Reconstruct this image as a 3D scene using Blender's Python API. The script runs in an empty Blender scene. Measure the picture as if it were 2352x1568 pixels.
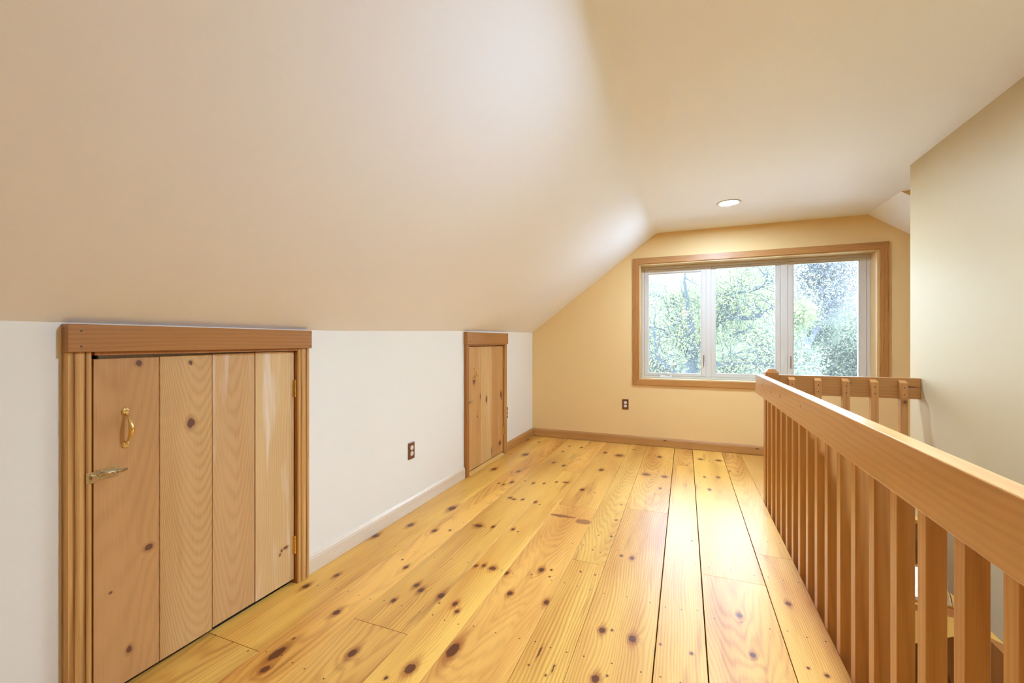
import bpy, bmesh, math, random
import numpy as np
from mathutils import Vector, Matrix

random.seed(7)
rng = np.random.default_rng(11)
SC = bpy.context.scene
COL = SC.collection

# ------------------------------------------------------------------ camera
cam = bpy.data.cameras.new('camera'); cam.sensor_width = 36.0
cam.lens = 990.0 / 2352.0 * 36.0
cam.clip_start = 0.02; cam.clip_end = 500
CAM = bpy.data.objects.new('camera', cam); COL.objects.link(CAM)
CAM.location = (0, 0, 1.15)
CAM.rotation_euler = (math.radians(90), 0, math.radians(21.851))
SC.camera = CAM

# ------------------------------------------------------------------ view, sky, lamps' strengths
SC.view_settings.view_transform = 'Standard'
SC.view_settings.look = 'None'
SC.view_settings.exposure = 0.70
SC.view_settings.gamma = 1.0
SC.view_settings.use_curve_mapping = False
SKY_STRENGTH = 10.0
LAMP = [420.0, 590.0]       # radiance of the recessed lens in view, then of the added fill lamp
FILL_DOWN = 34.0           # added unseen fill globe downstairs
LAMP_PENDANT = 4.5         # glass globe pendant behind the camera
world = bpy.data.worlds.new('sky'); SC.world = world; world.use_nodes = True
wn = world.node_tree.nodes; wl = world.node_tree.links; wn.clear()
wo = wn.new('ShaderNodeOutputWorld'); wb = wn.new('ShaderNodeBackground')
wb.inputs['Color'].default_value = (0.76, 0.95, 1.20, 1); wb.inputs['Strength'].default_value = SKY_STRENGTH
wl.new(wb.outputs[0], wo.inputs[0])
SC.cycles.use_denoising = True
SC.cycles.use_adaptive_sampling = True
SC.cycles.adaptive_threshold = 0.12
SC.cycles.adaptive_min_samples = 20
SC.cycles.max_bounces = 8
SC.cycles.diffuse_bounces = 5
SC.cycles.glossy_bounces = 3
SC.cycles.transparent_max_bounces = 16
SC.cycles.sample_clamp_indirect = 6.0

def portal(name, loc, rot, sx, sy):
    d = bpy.data.lights.new(name, 'AREA'); d.shape = 'RECTANGLE'; d.size = sx; d.size_y = sy
    d.cycles.is_portal = True
    o = bpy.data.objects.new(name, d); COL.objects.link(o); o.location = loc; o.rotation_euler = rot
    return o
portal('window_portal', (0.6, 5.25, 1.37), (math.radians(-90), 0, 0), 2.2, 1.35)   # emits towards -y

# ------------------------------------------------------------------ helpers
def s2l(c):
    c = c / 255.0
    return c / 12.92 if c <= 0.04045 else ((c + 0.055) / 1.055) ** 2.4
def rgb(r, g, b):
    return (s2l(r), s2l(g), s2l(b), 1.0)

def link(o, parent=None):
    COL.objects.link(o)
    if parent is not None: o.parent = parent
    return o
def tag(o, label=None, cat=None, group=None, kind=None):
    if label: o['label'] = label
    if cat: o['category'] = cat
    if group: o['group'] = group
    if kind: o['kind'] = kind
    return o
def empty(name, loc=(0, 0, 0), parent=None):
    o = bpy.data.objects.new(name, None); o.empty_display_size = 0.1
    o.location = loc
    return link(o, parent)
def obj(name, bm, mat=None, parent=None, smooth=False, loc=None):
    bmesh.ops.recalc_face_normals(bm, faces=bm.faces)
    me = bpy.data.meshes.new(name); bm.to_mesh(me); bm.free()
    if mat: me.materials.append(mat)
    if smooth:
        for p in me.polygons: p.use_smooth = True
    o = bpy.data.objects.new(name, me)
    if loc: o.location = loc
    return link(o, parent)
def inst(name, me, parent=None, loc=(0, 0, 0), rot=(0, 0, 0)):
    o = bpy.data.objects.new(name, me); o.location = loc; o.rotation_euler = rot
    return link(o, parent)

def add_box(bm, x0, x1, y0, y1, z0, z1, bev=0.0, seg=1):
    m = Matrix.Translation(((x0 + x1) / 2, (y0 + y1) / 2, (z0 + z1) / 2)) @ Matrix.Diagonal((x1 - x0, y1 - y0, z1 - z0, 1))
    r = bmesh.ops.create_cube(bm, size=1.0, matrix=m)
    if bev > 0:
        es = list({e for v in r['verts'] for e in v.link_edges})
        bmesh.ops.bevel(bm, geom=es, offset=bev, segments=seg, affect='EDGES', profile=0.5)
def box(x0, x1, y0, y1, z0, z1, bev=0.0, seg=1):
    bm = bmesh.new(); add_box(bm, x0, x1, y0, y1, z0, z1, bev, seg); return bm
def boxes(lst, bev=0.0):
    bm = bmesh.new()
    for b in lst: add_box(bm, *b, bev)
    return bm
def add_prism(bm, prof, axis, a0, a1):
    """extrude the 2-D profile along an axis: axis 0 -> profile is (y,z); 1 -> (x,z); 2 -> (x,y)"""
    def mk(p, a):
        if axis == 0: return (a, p[0], p[1])
        if axis == 1: return (p[0], a, p[1])
        return (p[0], p[1], a)
    v0 = [bm.verts.new(mk(p, a0)) for p in prof]; v1 = [bm.verts.new(mk(p, a1)) for p in prof]
    n = len(prof)
    bm.faces.new(v0); bm.faces.new(v1)
    for i in range(n): bm.faces.new((v0[i], v0[(i + 1) % n], v1[(i + 1) % n], v1[i]))
def prism(prof, axis, a0, a1):
    bm = bmesh.new(); add_prism(bm, prof, axis, a0, a1); return bm
def add_tube(bm, pts, rads, sides=10, cap=True):
    pts = [Vector(p) for p in pts]
    if not hasattr(rads, '__len__'): rads = [rads] * len(pts)
    rings = []; prev = None
    for i, p in enumerate(pts):
        t = (pts[min(i + 1, len(pts) - 1)] - pts[max(i - 1, 0)]).normalized()
        if prev is None:
            a = Vector((0, 0, 1)) if abs(t.z) < 0.9 else Vector((1, 0, 0))
            n = (a - t * a.dot(t)).normalized()
        else:
            n = (prev - t * prev.dot(t)).normalized()
        prev = n; b = t.cross(n)
        rings.append([bm.verts.new(p + (n * math.cos(2 * math.pi * k / sides) + b * math.sin(2 * math.pi * k / sides)) * rads[i]) for k in range(sides)])
    for i in range(len(rings) - 1):
        for k in range(sides):
            bm.faces.new((rings[i][k], rings[i][(k + 1) % sides], rings[i + 1][(k + 1) % sides], rings[i + 1][k]))
    if cap:
        bm.faces.new(rings[0]); bm.faces.new(rings[-1])
def add_disc(bm, c, axis, r, h, sides=16):
    """short cylinder from c along a vector"""
    c = Vector(c); ax = Vector(axis).normalized()
    add_tube(bm, [c, c + ax * h], r, sides)
def add_lathe(bm, c, axis, prof, sides=24):
    """prof = list of (r, h) measured along axis from c"""
    c = Vector(c); ax = Vector(axis).normalized()
    a = Vector((0, 0, 1)) if abs(ax.z) < 0.9 else Vector((1, 0, 0))
    n = (a - ax * a.dot(ax)).normalized(); b = ax.cross(n)
    rings = []
    for r, h in prof:
        rings.append([bm.verts.new(c + ax * h + (n * math.cos(2 * math.pi * k / sides) + b * math.sin(2 * math.pi * k / sides)) * max(r, 1e-5)) for k in range(sides)])
    for i in range(len(rings) - 1):
        for k in range(sides):
            bm.faces.new((rings[i][k], rings[i][(k + 1) % sides], rings[i + 1][(k + 1) % sides], rings[i + 1][k]))
    bm.faces.new(rings[0]); bm.faces.new(rings[-1])

# ------------------------------------------------------------------ materials
class NT:
    def __init__(s, name):
        s.m = bpy.data.materials.new(name); s.m.use_nodes = True
        s.n = s.m.node_tree.nodes; s.l = s.m.node_tree.links; s.n.clear()
        s.out = s.n.new('ShaderNodeOutputMaterial')
    def put(s, sock, v):
        if v is None: return
        if isinstance(v, bpy.types.NodeSocket): s.l.new(v, sock)
        else: sock.default_value = v
    def math(s, op, a, b=None, c=None, clamp=False):
        n = s.n.new('ShaderNodeMath'); n.operation = op; n.use_clamp = clamp
        s.put(n.inputs[0], a); s.put(n.inputs[1], b); s.put(n.inputs[2], c)
        return n.outputs[0]
    def vm(s, op, a, b=None):
        n = s.n.new('ShaderNodeVectorMath'); n.operation = op
        s.put(n.inputs[0], a); s.put(n.inputs[1], b)
        return n.outputs['Value'] if op in ('LENGTH', 'DOT_PRODUCT', 'DISTANCE') else n.outputs[0]
    def comb(s, x, y, z):
        n = s.n.new('ShaderNodeCombineXYZ'); s.put(n.inputs[0], x); s.put(n.inputs[1], y); s.put(n.inputs[2], z); return n.outputs[0]
    def noise(s, vec, scale=1.0, detail=2.0, rough=0.5, color=False):
        n = s.n.new('ShaderNodeTexNoise'); s.put(n.inputs['Vector'], vec)
        n.inputs['Scale'].default_value = scale; n.inputs['Detail'].default_value = detail; n.inputs['Roughness'].default_value = rough
        return n.outputs['Color'] if color else n.outputs['Fac']
    def mr(s, v, a, b, c=0.0, d=1.0, smooth=False):
        n = s.n.new('ShaderNodeMapRange'); n.clamp = True
        if smooth: n.interpolation_type = 'SMOOTHSTEP'
        s.put(n.inputs['Value'], v)
        n.inputs['From Min'].default_value = a; n.inputs['From Max'].default_value = b
        n.inputs['To Min'].default_value = c; n.inputs['To Max'].default_value = d
        return n.outputs['Result']
    def mix(s, f, a, b, mode='MIX'):
        n = s.n.new('ShaderNodeMix'); n.data_type = 'RGBA'; n.blend_type = mode; n.clamp_factor = True
        s.put(n.inputs[0], f); s.put(n.inputs[6], a); s.put(n.inputs[7], b)
        return n.outputs[2]
    def principled(s, **k):
        n = s.n.new('ShaderNodeBsdfPrincipled')
        for key, v in k.items(): s.put(n.inputs[key.replace('_', ' ')], v)
        s.l.new(n.outputs[0], s.out.inputs[0])
        return n
    def bump(s, h, strength=0.1, dist=0.002):
        n = s.n.new('ShaderNodeBump'); n.inputs['Strength'].default_value = strength; n.inputs['Distance'].default_value = dist
        s.put(n.inputs['Height'], h); return n.outputs[0]

def plain(name, col, rough=0.5, metal=0.0, **k):
    t = NT(name); t.principled(Base_Color=col, Roughness=rough, Metallic=metal, **k); return t.m

def paint(name, col, rough=0.55, stain=0.0, stain_col=None):
    t = NT(name)
    tc = t.n.new('ShaderNodeTexCoord').outputs['Object']
    n = t.noise(tc, 260.0, 2.0); n2 = t.noise(tc, 1.3, 3.0)
    c = t.mix(t.mr(n2, 0.3, 0.7, 0.0, 0.05), col, (col[0] * .8, col[1] * .78, col[2] * .72, 1))
    if stain_col:
        n3 = t.noise(tc, 2.6, 4.0, 0.6)
        c = t.mix(t.mr(n3, 0.68, 0.80, 0.0, stain), c, stain_col)
    t.principled(Base_Color=c, Roughness=rough, Specular_IOR_Level=0.3, Normal=t.bump(n, 0.08, 0.001))
    return t.m

def wood(name, light, dark, across, along, depth, rings=95.0, ringmix=0.42, knots=(), rnd=False, rough=0.45,
         coat=0.0, coat_rough=0.2, coat_ior=1.5, tone=1.0, seed=0.0, sparse=0.0, sparse_scale=3.0, nails=None,
         knotcol=rgb(84, 40, 18), knot_aspect=1.35, fibre=0.30, low_amp=0.085, wash=None, spec=0.5, streak=0.0, kscale=1.0, halo=0.0, stains=(), mottle=0.9, cath=None):
    t = NT(name)
    tc = t.n.new('ShaderNodeTexCoord').outputs['Object']
    if rnd:
        oi = t.n.new('ShaderNodeObjectInfo').outputs['Random']
        off = t.comb(t.math('MULTIPLY', oi, 31.0), t.math('MULTIPLY', oi, 57.0), t.math('MULTIPLY', oi, 93.0))
        tc = t.vm('ADD', tc, off)
    sep = t.n.new('ShaderNodeSeparateXYZ'); t.l.new(tc, sep.inputs[0])
    A, L, D = sep.outputs[across], sep.outputs[along], sep.outputs[depth]
    V = t.comb(A, L, t.math('ADD', D, seed))
    low = t.math('SUBTRACT', t.noise(t.vm('MULTIPLY', V, (5.0, 0.7, 5.0)), 1.0, 2.0), 0.5)
    low2 = t.math('SUBTRACT', t.noise(t.vm('MULTIPLY', V, (28.0, 2.2, 28.0)), 1.0, 2.0), 0.5)
    field = t.math('ADD', A, t.math('MULTIPLY', D, 0.5))
    if cath:
        da = t.math('SUBTRACT', A, cath[0])
        field = t.math('SUBTRACT', t.math('MULTIPLY', L, cath[1]), t.math('MULTIPLY', t.math('MULTIPLY', da, da), cath[2]))
    field = t.math('MULTIPLY_ADD', low, low_amp, field)
    field = t.math('MULTIPLY_ADD', low2, 0.012, field)
    dmin = None; dhalo = None
    if knots:
        wob = t.vm('MULTIPLY', t.vm('SUBTRACT', t.noise(V, 60.0, 1.0, color=True), (0.5, 0.5, 0.5)), (0.007, 0.010, 0.0))
        P = t.vm('ADD', t.comb(A, L, 0.0), wob)
        for kn in knots:
            a, l, r = kn[0], kn[1], kn[2] * kscale
            asp = kn[3] if len(kn) > 3 else knot_aspect
            q = t.vm('MULTIPLY', t.vm('SUBTRACT', P, (a, l, 0.0)), (1.0 / r, 1.0 / (r * asp), 1.0))
            d = t.vm('LENGTH', q)
            dmin = d if dmin is None else t.math('MINIMUM', dmin, d)
            if halo > 0 and r > .008:
                d2 = t.vm('LENGTH', t.vm('MULTIPLY', q, (.62, .26, 1.0)))
                dhalo = d2 if dhalo is None else t.math('MINIMUM', dhalo, d2)
            if asp > 0.7 and r > 0.009:
                g = t.math('DIVIDE', r * 1.6, t.math('MULTIPLY_ADD', t.math('MULTIPLY', d, d), 0.22, 1.0))
                field = t.math('ADD', field, g)
    ring = t.math('SINE', t.math('MULTIPLY', field, 2 * math.pi * rings))
    ring = t.math('POWER', t.math('MULTIPLY_ADD', ring, 0.5, 0.5), 1.7)
    # rings fade in and out over the board
    rm = t.mr(t.noise(t.vm('MULTIPLY', V, (9.0, 1.1, 9.0)), 1.0, 1.0), 0.3, 0.7, 0.35, 1.0)
    fib = t.math('SUBTRACT', t.noise(t.vm('MULTIPLY', V, (420.0, 7.0, 420.0)), 1.0, 2.0), 0.5)
    fac = t.math('MULTIPLY', t.math('MULTIPLY', ring, rm), ringmix)
    fac = t.math('MULTIPLY_ADD', fib, fibre * 2.0, fac)
    fac = t.math('MULTIPLY_ADD', low, mottle, fac)
    fac = t.math('ADD', fac, 0.18, clamp=True)
    c = t.mix(fac, light, dark)
    if streak > 0:
        st = t.noise(t.vm('MULTIPLY', V, (16.0, 1.4, 16.0)), 1.0, 3.0)
        c = t.mix(t.mr(st, 0.62, 0.76, 0.0, streak), c, (dark[0] * .62, dark[1] * .5, dark[2] * .4, 1))
    if wash:
        ws = t.noise(t.vm('MULTIPLY', V, (22.0, 1.6, 22.0)), 1.0, 3.0)
        c = t.mix(t.mr(ws, wash[1], wash[1] + 0.14, 0.0, wash[2]), c, wash[0])
    if sparse > 0:
        vn = t.n.new('ShaderNodeTexVoronoi'); vn.feature = 'F1'
        t.put(vn.inputs['Vector'], t.vm('MULTIPLY', V, (sparse_scale * 2.2, sparse_scale, sparse_scale * 1.1)))
        vn.inputs['Scale'].default_value = 1.0
        dk = t.math('DIVIDE', vn.outputs['Distance'], sparse)
        dmin = dk if dmin is None else t.math('MINIMUM', dmin, dk)
    if dmin is not None:
        red = (dark[0] * .62, dark[1] * .45, dark[2] * .35, 1)
        if dhalo is not None: c = t.mix(t.mr(dhalo, .25, 1.15, halo, 0.0, True), c, (dark[0] * .78, dark[1] * .62, dark[2] * .5, 1))
        c = t.mix(t.mr(dmin, 1.0, 2.3, 0.42, 0.0, True), c, red)
        kr = t.math('SINE', t.math('MULTIPLY', dmin, 16.0))
        kc = t.mix(t.math('MULTIPLY_ADD', kr, 0.22, 0.3), knotcol, (knotcol[0] * 1.9, knotcol[1] * 1.8, knotcol[2] * 1.7, 1))
        c = t.mix(t.mr(dmin, 0.82, 1.12, 0.92, 0.0, True), c, kc)
    if dhalo is not None:
        pass
    for (sa, sl_, sra, srl, sm) in stains:
        q = t.vm('MULTIPLY', t.vm('SUBTRACT', t.vm('ADD', t.comb(A, L, 0.0), t.vm('MULTIPLY', t.vm('SUBTRACT', t.noise(V, 22.0, 3.0, color=True), (.5, .5, .5)), (.03, .045, 0))), (sa, sl_, 0.0)), (1.0 / sra, 1.0 / srl, 1.0))
        c = t.mix(t.mr(t.vm('LENGTH', q), .75, 1.1, sm, 0.0, True), c, rgb(136, 76, 42))
    if nails:
        cx, w = nails
        row = t.math('DIVIDE', t.math('SUBTRACT', L, 3.273), 0.428)
        row = t.math('MULTIPLY', t.math('SUBTRACT', t.math('FRACT', t.math('ADD', row, 100.5)), 0.5), 0.428)
        jit = t.math('MULTIPLY', t.math('SUBTRACT', t.noise(t.vm('MULTIPLY', V, (9.0, 2.3, 1.0)), 1.0, 0.0), 0.5), 0.05)
        row = t.math('ADD', row, jit)
        aa = t.math('ABSOLUTE', t.math('SUBTRACT', A, cx))
        bb = t.math('MINIMUM', aa, t.math('ABSOLUTE', t.math('SUBTRACT', aa, w * 0.36)))
        dd = t.vm('LENGTH', t.comb(bb, row, 0.0))
        c = t.mix(t.mr(dd, 0.0022, 0.0042, 0.92, 0.0), c, rgb(38, 22, 12))
    if tone != 1.0:
        c = t.mix(1.0, c, (tone, tone, tone, 1), 'MULTIPLY')
    bh = t.noise(t.vm('MULTIPLY', V, (14.0, 2.0, 14.0)), 1.0, 2.0)
    nrm = t.bump(t.math('MULTIPLY_ADD', fib, 0.12, bh), 0.10, 0.004)
    t.principled(Base_Color=c, Roughness=rough, Coat_Weight=coat, Coat_Roughness=coat_rough, Coat_IOR=coat_ior,
                 Specular_IOR_Level=spec, Normal=nrm, Coat_Normal=nrm if coat > 0 else None)
    return t.m

M = {}
M['ceiling'] = paint('ceiling_paint', rgb(249, 249, 250), 0.6)
M['wall'] = paint('yellow_wall_paint', rgb(240, 205, 144), 0.5)  # wall yellow, warmed to carry the far corner's warm light
M['wall_stair'] = paint('window_cooled_wall_paint', rgb(207, 186, 145), 0.5)  # the same wall yellow, dulled and cooled to carry window light
M['knee'] = paint('daylit_wall_paint', rgb(240, 236, 224), 0.5)  # the same wall yellow, whitened to carry the daylight on the knee wall
M['lower_wall'] = paint('downstairs_yellow_paint', rgb(236, 214, 130), 0.5)
M['vinyl'] = plain('white_vinyl', rgb(212, 203, 190), 0.35)  # white vinyl greyed, its backlit shade put into the colour
M['metal'] = plain('brushed_nickel', rgb(200, 196, 186), 0.3, 1.0)
M['brass'] = plain('polished_brass', rgb(238, 214, 150), 0.2, 1.0)
M['chrome'] = plain('plated_steel', rgb(214, 204, 176), 0.25, 1.0)
M['dark'] = plain('dark_gap', rgb(40, 26, 16), 0.9)
M['attic'] = plain('attic_grey', rgb(150, 148, 140), 0.9)
M['nail'] = plain('nail_iron', rgb(50, 34, 22), 0.6)
M['ivory'] = plain('ivory_plastic', rgb(238, 228, 208), 0.35)
M['slot'] = plain('slot_black', rgb(24, 20, 18), 0.7)
M['ground'] = plain('bounce_ground', (.45, .45, .42, 1), 0.9)  # unseen ground lightened to bounce daylight up to the ceiling

def glass_mat():
    t = NT('window_glass')
    tr = t.n.new('ShaderNodeBsdfTransparent'); tr.inputs[0].default_value = (0.96, 0.98, 0.98, 1)
    gl = t.n.new('ShaderNodeBsdfGlossy'); gl.inputs['Roughness'].default_value = 0.02
    fr = t.n.new('ShaderNodeFresnel'); fr.inputs[0].default_value = 1.45
    mx = t.n.new('ShaderNodeMixShader')
    t.l.new(fr.outputs[0], mx.inputs[0]); t.l.new(tr.outputs[0], mx.inputs[1]); t.l.new(gl.outputs[0], mx.inputs[2])
    tl = t.n.new('ShaderNodeBsdfTranslucent'); tl.inputs[0].default_value = (.9, .95, 1.0, 1)  # milky veil mixed into the panes to imitate glare haze
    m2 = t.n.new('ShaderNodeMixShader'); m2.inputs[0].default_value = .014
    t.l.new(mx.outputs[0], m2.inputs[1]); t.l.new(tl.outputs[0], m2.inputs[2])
    t.l.new(m2.outputs[0], t.out.inputs[0])
    return t.m
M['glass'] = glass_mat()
def emit(name, col, s):
    t = NT(name); e = t.n.new('ShaderNodeEmission'); e.inputs[0].default_value = col; e.inputs[1].default_value = s
    t.l.new(e.outputs[0], t.out.inputs[0]); return t.m
for k_ in range(2): M['lamp%d' % k_] = emit('lamp_lens', (.71, 1.0, 1.38, 1), LAMP[k_])
M['fill_down'] = emit('fill_lens_downstairs', (1.0, 0.97, 0.90, 1), FILL_DOWN)
M['lamp_pendant'] = emit('pendant_glass', (1.0, 0.62, 0.28, 1), LAMP_PENDANT)

OAK_L, OAK_D = rgb(206, 154, 88), rgb(150, 94, 40)
PINE_L, PINE_D = rgb(214, 166, 106), rgb(178, 122, 66)
# ------------------------------------------------------------------ room dimensions
XL = -1.73          # knee wall face
YF = 4.985          # far wall face
YB = -2.2           # back wall face
ZC = 2.339          # flat ceiling
XC = -0.29          # crease of the left slope
XR = 1.590          # crease of the right slope
XS = 1.412          # stair wall face
YS = 3.70           # end of the stair wall
XFL = 0.5258        # floor edge at the stairwell
YO = 0.95           # near edge of the stair opening
YE = 3.555          # far edge of the stair opening
ZLC = -0.29         # downstairs ceiling
ZLF = -2.62         # downstairs floor
XRW = 3.0           # right knee wall face
def zk(y):
    return float(np.interp(y, [-2.2, 1.8, 3.1, 4.985], [1.207, 1.207, 1.236, 1.260]))

# ------------------------------------------------------------------ floor: subfloor + one object per board
sub = boxes([(XL - .1, XFL - .004, YB, YF + .1, ZLC + .012, -.024),
             (XFL - .004, XS, YB, YO, ZLC + .012, -.024),
             (XFL - .004, XRW, YE, YF + .1, ZLC + .012, -.024)])
FLOOR = obj('floor', sub, M['dark'])
tag(FLOOR, 'wide knotty pine plank floor with a glossy finish', 'floor', kind='structure')
KN = {
0:[(-1.653,1.52,0.0166),(-1.59,1.648,0.0132),(-1.698,2.067,0.0209),(-1.596,2.271,0.02),(-1.488,2.605,0.0293),(-1.596,3.547,0.0258),(-1.505,4.122,0.0324),(-1.649,4.07,0.0078),(-1.705,4.746,0.0186),(-1.548,4.694,0.0131)],
1:[(-1.373,1.421,0.0169),(-1.406,1.234,0.0051),(-1.396,1.152,0.022,2.1),(-1.368,1.081,0.0161),(-1.413,2.257,0.0172),(-1.329,2.298,0.0095),(-1.319,1.838,0.0126),(-1.383,1.895,0.0056),(-1.367,3.564,0.0169),(-1.416,3.526,0.0067),(-1.402,3.208,0.0103),(-1.356,3.196,0.0113),(-1.313,3.27,0.0182)],
2:[(-1.14,1.259,0.018),(-1.175,1.722,0.0150),(-1.133,1.694,0.0150),(-1.023,1.691,0.018),(-1.201,1.582,0.0120),(-1.197,2.421,0.0309,.7),(-1.106,2.442,0.0123),(-1.194,2.941,0.0182,.8),(-1.157,2.923,0.0155,.8),(-1.096,2.943,0.0113),(-1.225,3.345,0.0084),(-1.142,3.315,0.0129),(-1.059,3.341,0.0103),(-1.042,3.889,0.0177),(-1.156,3.95,0.0169),(-1.177,4.63,0.014),(-1.184,4.38,0.0133),(-1.041,4.62,0.0152)],
3:[(-0.935,1.662,0.0140),(-0.901,1.619,0.0106),(-1.002,1.642,0.0047),(-0.897,1.274,0.0218),(-0.949,1.207,0.0076),(-0.995,1.982,0.0116),(-0.958,2.001,0.0127),(-0.904,1.993,0.0215,.9),(-0.977,2.454,0.0121),(-0.937,2.433,0.006),(-0.994,2.929,0.0142),(-0.951,2.898,0.007),(-0.976,3.411,0.0115),(-0.9,3.43,0.0286,.5),(-0.95,4.157,0.0087)],
4:[(-0.742,1.823,0.0153),(-0.567,1.821,0.0148),(-0.803,1.41,0.024,2.0),(-0.823,1.978,0.0141),(-0.671,2.071,0.0171),(-0.624,2.088,0.0071),(-0.702,2.012,0.0049),(-0.614,2.027,0.0055),(-0.739,3.309,0.0188),(-0.637,3.282,0.0068),(-0.694,3.883,0.024),(-0.763,4.499,0.0184),(-0.612,4.439,0.0417,.9)],
5:[(-0.515,1.445,0.0047),(-0.445,1.423,0.0046),(-0.429,1.476,0.0038),(-0.411,2.828,0.0091),(-0.403,2.579,0.0084),(-0.475,2.565,0.005),(-0.472,2.376,0.0055),(-0.428,2.36,0.0039),(-0.397,2.352,0.0038),(-0.416,3.105,0.008),(-0.484,2.127,0.0049),(-0.411,2.124,0.0049),(-0.50,4.742,0.024,.4),(-0.50,1.52,.004,9.0),(-0.43,1.46,.003,8.0)],
6:[(-0.306,1.728,0.0149),(-0.269,1.742,0.0065),(-0.188,1.72,0.018),(-0.283,1.47,0.0159),(-0.248,1.499,0.004),(-0.317,2.367,0.0095),(-0.261,2.363,0.0132),(-0.234,4.536,0.0222),(-0.122,4.533,0.0075),(-0.311,3.895,0.0358,.8),(-0.161,3.887,0.026,.9),(-0.18,3.569,0.0125)],
7:[(-0.087,1.73,0.0053),(0.023,1.721,0.0077),(0.037,2.697,0.0082),(-0.018,4.387,0.0084),(0.02,4.331,0.0095)],
8:[(0.232,1.795,0.012),(0.213,2.037,0.0123),(0.142,4.595,0.0249,.9),(0.305,4.61,0.0277,.9),(0.217,4.557,0.0086),(0.155,4.004,0.0119),(0.262,4.041,0.0162),(0.178,3.68,0.0148)],
9:[(0.422,2.207,0.0128),(0.404,1.799,0.0058),(0.455,1.781,0.0088),(0.37,4.273,0.0102),(0.434,4.276,0.009),(0.466,4.259,0.0056),(0.447,4.844,0.0077),(0.493,4.855,0.0089)],
}
EDGE = [XL - .02, -1.467, -1.278, -1.010, -.831, -.556, -.382, -.103, .075, .355, XFL]
JOINT = [[1.135], [-.6], [1.418], [3.732], [2.952], [2.231], [3.061, -.4], [4.30], [2.330], [2.657]]
GAPL = [0, .0012, .0014, .0012, .0014, .0014, .0014, .0042, .0042, .0030, .0]   # gap at each board's left edge
# each board its own tone, as the boards themselves differ
BL, BD = rgb(241, 186, 92), rgb(176, 98, 26)
TONE = {(0, 1): 1.0, (1, 0): .98, (1, 1): 1.02, (2, 1): .93, (2, 0): .97, (3, 0): 1.06, (4, 0): .95, (5, 0): .97, (6, 1): .95}
def plank_bm(x0, x1, y0, y1, b=.0012):
    bm = bmesh.new()
    add_prism(bm, [(x0, -.022), (x1, -.022), (x1, -b), (x1 - b, 0), (x0 + b, 0), (x0, -b)], 1, y0, y1)
    return bm
def floor_mat(i, j, cx, w, kn):
    rs = np.random.default_rng(100 * i + j + 3)
    tn = TONE.get((i, j), 0.96 + 0.08 * rs.random())
    lt = tuple(BL[k] * (1 + (rs.random() - .5) * .10) for k in range(3)) + (1,)
    dk = tuple(BD[k] * (1 + (rs.random() - .5) * .14) for k in range(3)) + (1,)
    if (i, j) in ((2, 1), (2, 0)): dk = rgb(168, 96, 34)
    return wood('floor_pine', lt, dk, 0, 1, 2, rings=60 + 50 * rs.random(), ringmix=.26 + .16 * rs.random(), knots=kn, rough=.5, halo=.55, mottle=2.0, low_amp=.12, stains=[(-.75, 2.760, .095, .022, .85), (-.605, 2.725, .055, .042, .75)] if (i, j) == (4, 0) else (),
                coat=1.0, coat_rough=.33, coat_ior=1.24, spec=.12, tone=tn, seed=float(i * 3.7 + j * 1.3), nails=(cx, w), streak=.5, kscale=.82,
                cath=(cx + (rs.random() - .5) * .1, .05 + .05 * rs.random(), 2.0 + 1.5 * rs.random()) if (i + j) % 2 == 0 else None)
for i in range(10):
    ys = [YB] + sorted(JOINT[i]) + [YF + .012]
    for j in range(len(ys) - 1):
        y0, y1 = ys[j] + (.0012 if j else 0), ys[j + 1] - (.0012 if j < len(ys) - 2 else 0)
        x0, x1 = EDGE[i] + GAPL[i] / 2, EDGE[i + 1] - GAPL[i + 1] / 2
        kn = [k for k in KN[i] if y0 - .02 < k[1] < y1 + .02]
        if j == len(ys) - 3 and False: pass
        obj('plank', plank_bm(x0, x1, y0, y1), floor_mat(i, j, (EDGE[i] + EDGE[i + 1]) / 2, EDGE[i + 1] - EDGE[i], kn), FLOOR)
E2 = [XFL, .80, .98, 1.26, 1.44, 1.72, 1.9, 2.18, 2.36, 2.64, XRW]
shared = wood('floor_pine', BL, BD, 0, 1, 2, rings=100, ringmix=.4, rnd=False, rough=.40, coat=1.0, coat_rough=.22, coat_ior=1.32, spec=.25, sparse=.06, sparse_scale=2.2, streak=.25)
for i in range(10):
    obj('plank', plank_bm(E2[i] + .0007, E2[i + 1] - .0007, YE - .01, YF + .012), shared, FLOOR)
    if E2[i + 1] <= 1.45:
        obj('plank', plank_bm(E2[i] + .0007, min(E2[i + 1], XS) - .0007, YB, YO + .01), shared, FLOOR)
# board that trims the edge of the stair opening
STR = wood('stair_pine', rgb(196, 132, 66), rgb(150, 92, 38), 2, 1, 0, rings=70, ringmix=.45, rough=.4, coat=.35, sparse=.05, sparse_scale=2.0)
STRX = wood('stair_pine_cross', rgb(196, 132, 66), rgb(150, 92, 38), 2, 0, 1, rings=70, ringmix=.45, rough=.4, coat=.35, sparse=.05, sparse_scale=2.0)
tag(obj('trim_1', box(XFL - .022, XFL, YO, YE, ZLC, -.0225, .001), STR), 'brown fascia board under the floor edge along the stairwell', 'fascia', kind='structure')
tag(obj('trim_2', box(XFL, XS, YE, YE + .022, ZLC, -.0225, .001), STRX), 'brown fascia board at the far end of the stairwell', 'fascia', kind='structure')

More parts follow.
